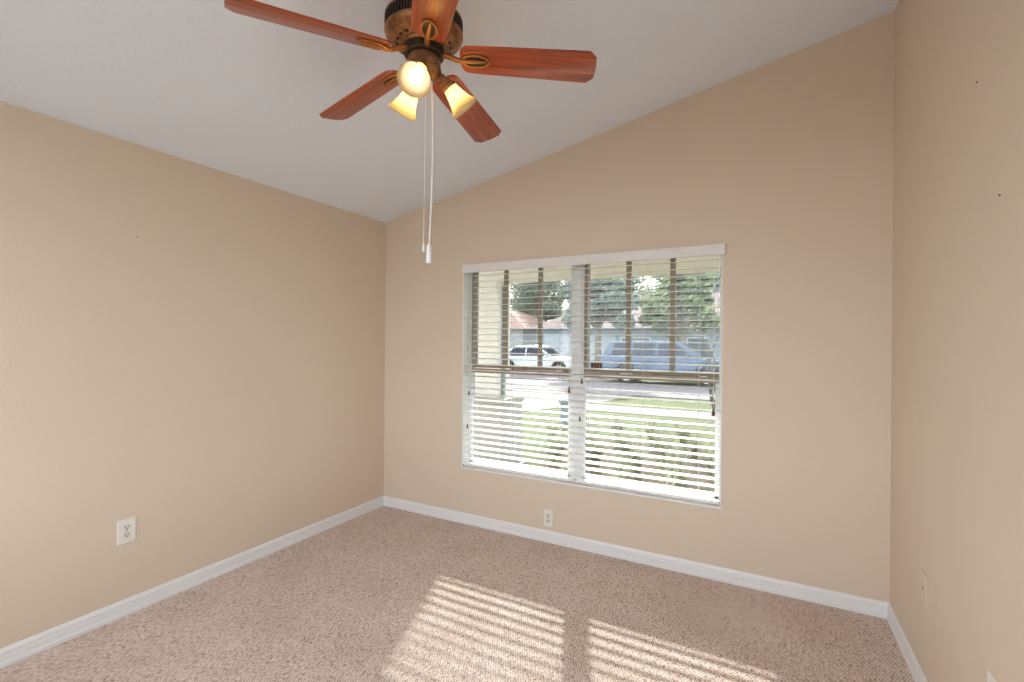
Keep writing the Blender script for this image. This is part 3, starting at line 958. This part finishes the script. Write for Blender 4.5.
T = [
    ((-17.0, 40.5, G), 9.5, 3.5, m_leaf2, 'grey green tree behind the white house, nearest the porch column', 1),
    ((-8.3, 38.2, G), 10.0, 3.6, m_leaf1, 'dense tree behind the gap between the white sedan and the blue suv', 2),
    ((0.4, 38.4, G), 9.5, 3.5, m_leaf2, 'grey green tree behind the right end of the pale blue house', 3),
    ((-21.5, 47.5, G), 13.0, 3.8, m_leaf2, 'tall grey green tree far behind the white sedan', 4),
    ((-12.4, 47.0, G), 12.5, 3.9, m_leaf1, 'tall dark tree behind the mullion in the middle of the window', 5),
    ((-3.6, 47.5, G), 12.5, 3.9, m_leaf3, 'pale tall tree far behind the middle of the pale blue house', 6),
    ((-26.0, 57.0, G), 14.5, 4.2, m_leaf1, 'farthest tree on the left, beyond the white house', 7),
    ((-16.6, 57.5, G), 15.0, 4.2, m_leaf2, 'farthest tall tree, between the white house and the pale blue house', 8),
    ((-7.0, 57.0, G), 14.5, 4.2, m_leaf2, 'farthest hazy tree above the roof of the pale blue house', 9),
    ((2.4, 57.5, G), 14.5, 4.2, m_leaf1, 'farthest tree on the right, beyond the pale blue house', 10),
    ((-4.9, 21.3, G), 6.6, 1.9, m_leaf2, 'bluish green tree in front of the white garage door of the blue house', 11),
    ((-0.6, 21.0, G), 5.8, 1.8, m_leaf3, 'yellow green tree in front of the pale blue house, behind the suv', 12),
]
for a_ in T:
    oak(*a_)
random.seed(31)
# the bare-branched young tree on the strip by the sidewalk
def young_tree(loc):
    root = empty('young_tree', loc)
    tag(root, 'slender tree with bare twiggy branches on the lawn beside the sidewalk', 'tree')
    tk = MB(); fo = MB()
    def grow(p, d, ln_, r, depth):
        pts = [p]; rad = [r]
        q = Vector(p); dd = Vector(d)
        for i in range(4):
            dd = (dd + Vector((random.gauss(0, .10), random.gauss(0, .10), random.gauss(0, .06)))).normalized()
            q = q + dd * ln_ / 4
            pts.append(tuple(q)); rad.append(r * (1 - 0.16 * (i + 1)))
        tk.tube(pts, rad, 6)
        if depth == 0:
            leaves(fo, pts[-1], 0.22, 5, 0.05)
            return
        for _ in range(3 if depth > 1 else 4):
            j = random.randint(2, 4)
            nd = (dd + Vector((random.uniform(-.9, .9), random.uniform(-.9, .9), random.uniform(-.15, .5)))).normalized()
            grow(pts[j], nd, ln_ * random.uniform(0.62, 0.85), rad[j] * 0.62, depth - 1)
    for sx, sy in ((-0.30, 0.05), (-0.08, -0.15), (0.22, 0.2)):
        grow((0, 0, -0.05), Vector((sx, sy, 1)).normalized(), 1.7, 0.055, 4)
    tk.build('trunk', m_twig, root)
    fo.build('foliage', m_leaf3, root)
young_tree((1.95, 8.65, G))

# hedge plants by the house across the street
def shrub(loc, r, label, seed):
    random.seed(seed)
    root = empty('shrub', loc)
    tag(root, label, 'shrub', 'shrubs by the far houses')
    st_ = MB()
    for i in range(5):
        a = 2 * PI * i / 5
        st_.tube([(0, 0, -0.05), (r * 0.5 * math.cos(a), r * 0.5 * math.sin(a), r * 0.9)], [0.03, 0.012], 5)
    st_.build('stem', m_bark, root)
    fo = MB()
    for i in range(8):
        leaves(fo, (random.uniform(-.6, .6) * r, random.uniform(-.5, .5) * r, r * random.uniform(.4, 1.1)), r * 0.5, 60, 0.09)
    fo.build('foliage', m_leaf1, root)
shrub((-9.6, 23.2, G), 0.9, 'round green shrub between the white sedan and the pale blue house', 11)
shrub((-4.8, 23.4, G), 0.7, 'small green shrub beside the white garage door of the blue house', 12)
shrub((-12.3, 26.4, G), 0.9, 'green shrub against the white house behind the sedan', 13)

# strappy plants in the bed under the window
def strap_plant(seed):
    random.seed(seed)
    mb = MB()
    bm = mb.bm
    for _ in range(85):
        a = random.uniform(0, 2 * PI)
        ln_ = random.uniform(0.35, 0.62)
        wd = random.uniform(0.007, 0.013)
        out = random.uniform(0.06, 0.24)
        d = Vector((math.cos(a), math.sin(a), 0)); s_ = Vector((-math.sin(a), math.cos(a), 0))
        prev = None
        for i in range(6):
            u = i / 5
            p = d * (0.03 + out * u ** 1.6) + Vector((0, 0, ln_ * (u * 1.25 - 0.45 * u * u)))
            ww = wd * (1 - u ** 3) + 0.0008
            cur = (bm.verts.new(p - s_ * ww), bm.verts.new(p + Vector((0, 0, -ww * 0.5))), bm.verts.new(p + s_ * ww))
            if prev:
                bm.faces.new((prev[0], prev[1], cur[1], cur[0])); bm.faces.new((prev[1], prev[2], cur[2], cur[1]))
            prev = cur
    return mb
PL = 'strappy pale green plant in the bed outside, below the window'
protos = []
spots = []
random.seed(5)
for row, (yy, n, x0, x1) in enumerate(((2.70, 6, 0.50, 3.0), (3.28, 6, 0.25, 2.8), (3.86, 6, 0.0, 2.6), (4.44, 5, 0.3, 2.4), (2.12, 5, 0.95, 3.1), (1.52, 5, 1.1, 3.2))):
    for i in range(n):
        spots.append((x0 + (x1 - x0) * (i + random.uniform(-.08, .08)) / (n - 1), yy + random.uniform(-.03, .03), random.uniform(0, 6.28), random.uniform(.82, 1.0)))
for i, (x, y, a, s_) in enumerate(spots):
    if i < 4:
        root = empty('strappy_plant')
        strap_plant(40 + i).build('leaf_clump', m_strap, root)
        MB().lathe([(0, 0), (0.05, 0), (0.045, 0.03), (0.03, 0.08), (0, 0.09)], 10).build('crown', m_strap, root)
        protos.append(root)
    else:
        root = copy_tree(protos[i % 4])
    root.location = (x, y, G); root.rotation_euler = (0, 0, a); root.scale = (s_, s_, s_)
    tag(root, PL, 'plant', 'strappy plants below the window')

# low post by the driveway
pz = empty('garden_post', (-0.62, 5.75, G))
tag(pz, 'short bluish grey post on the lawn by the driveway edge', 'post')
MB().box(-0.06, 0.06, -0.06, 0.06, -0.05, 0.40, bevel=0.006).build('post_body', m_post, pz)
MB().box(-0.085, 0.085, -0.085, 0.085, 0.40, 0.50, bevel=0.01).build('post_cap', m_post, pz)
MB().box(-0.09, 0.09, -0.09, 0.09, -0.05, 0.05, bevel=0.01).build('post_base', m_post, pz)
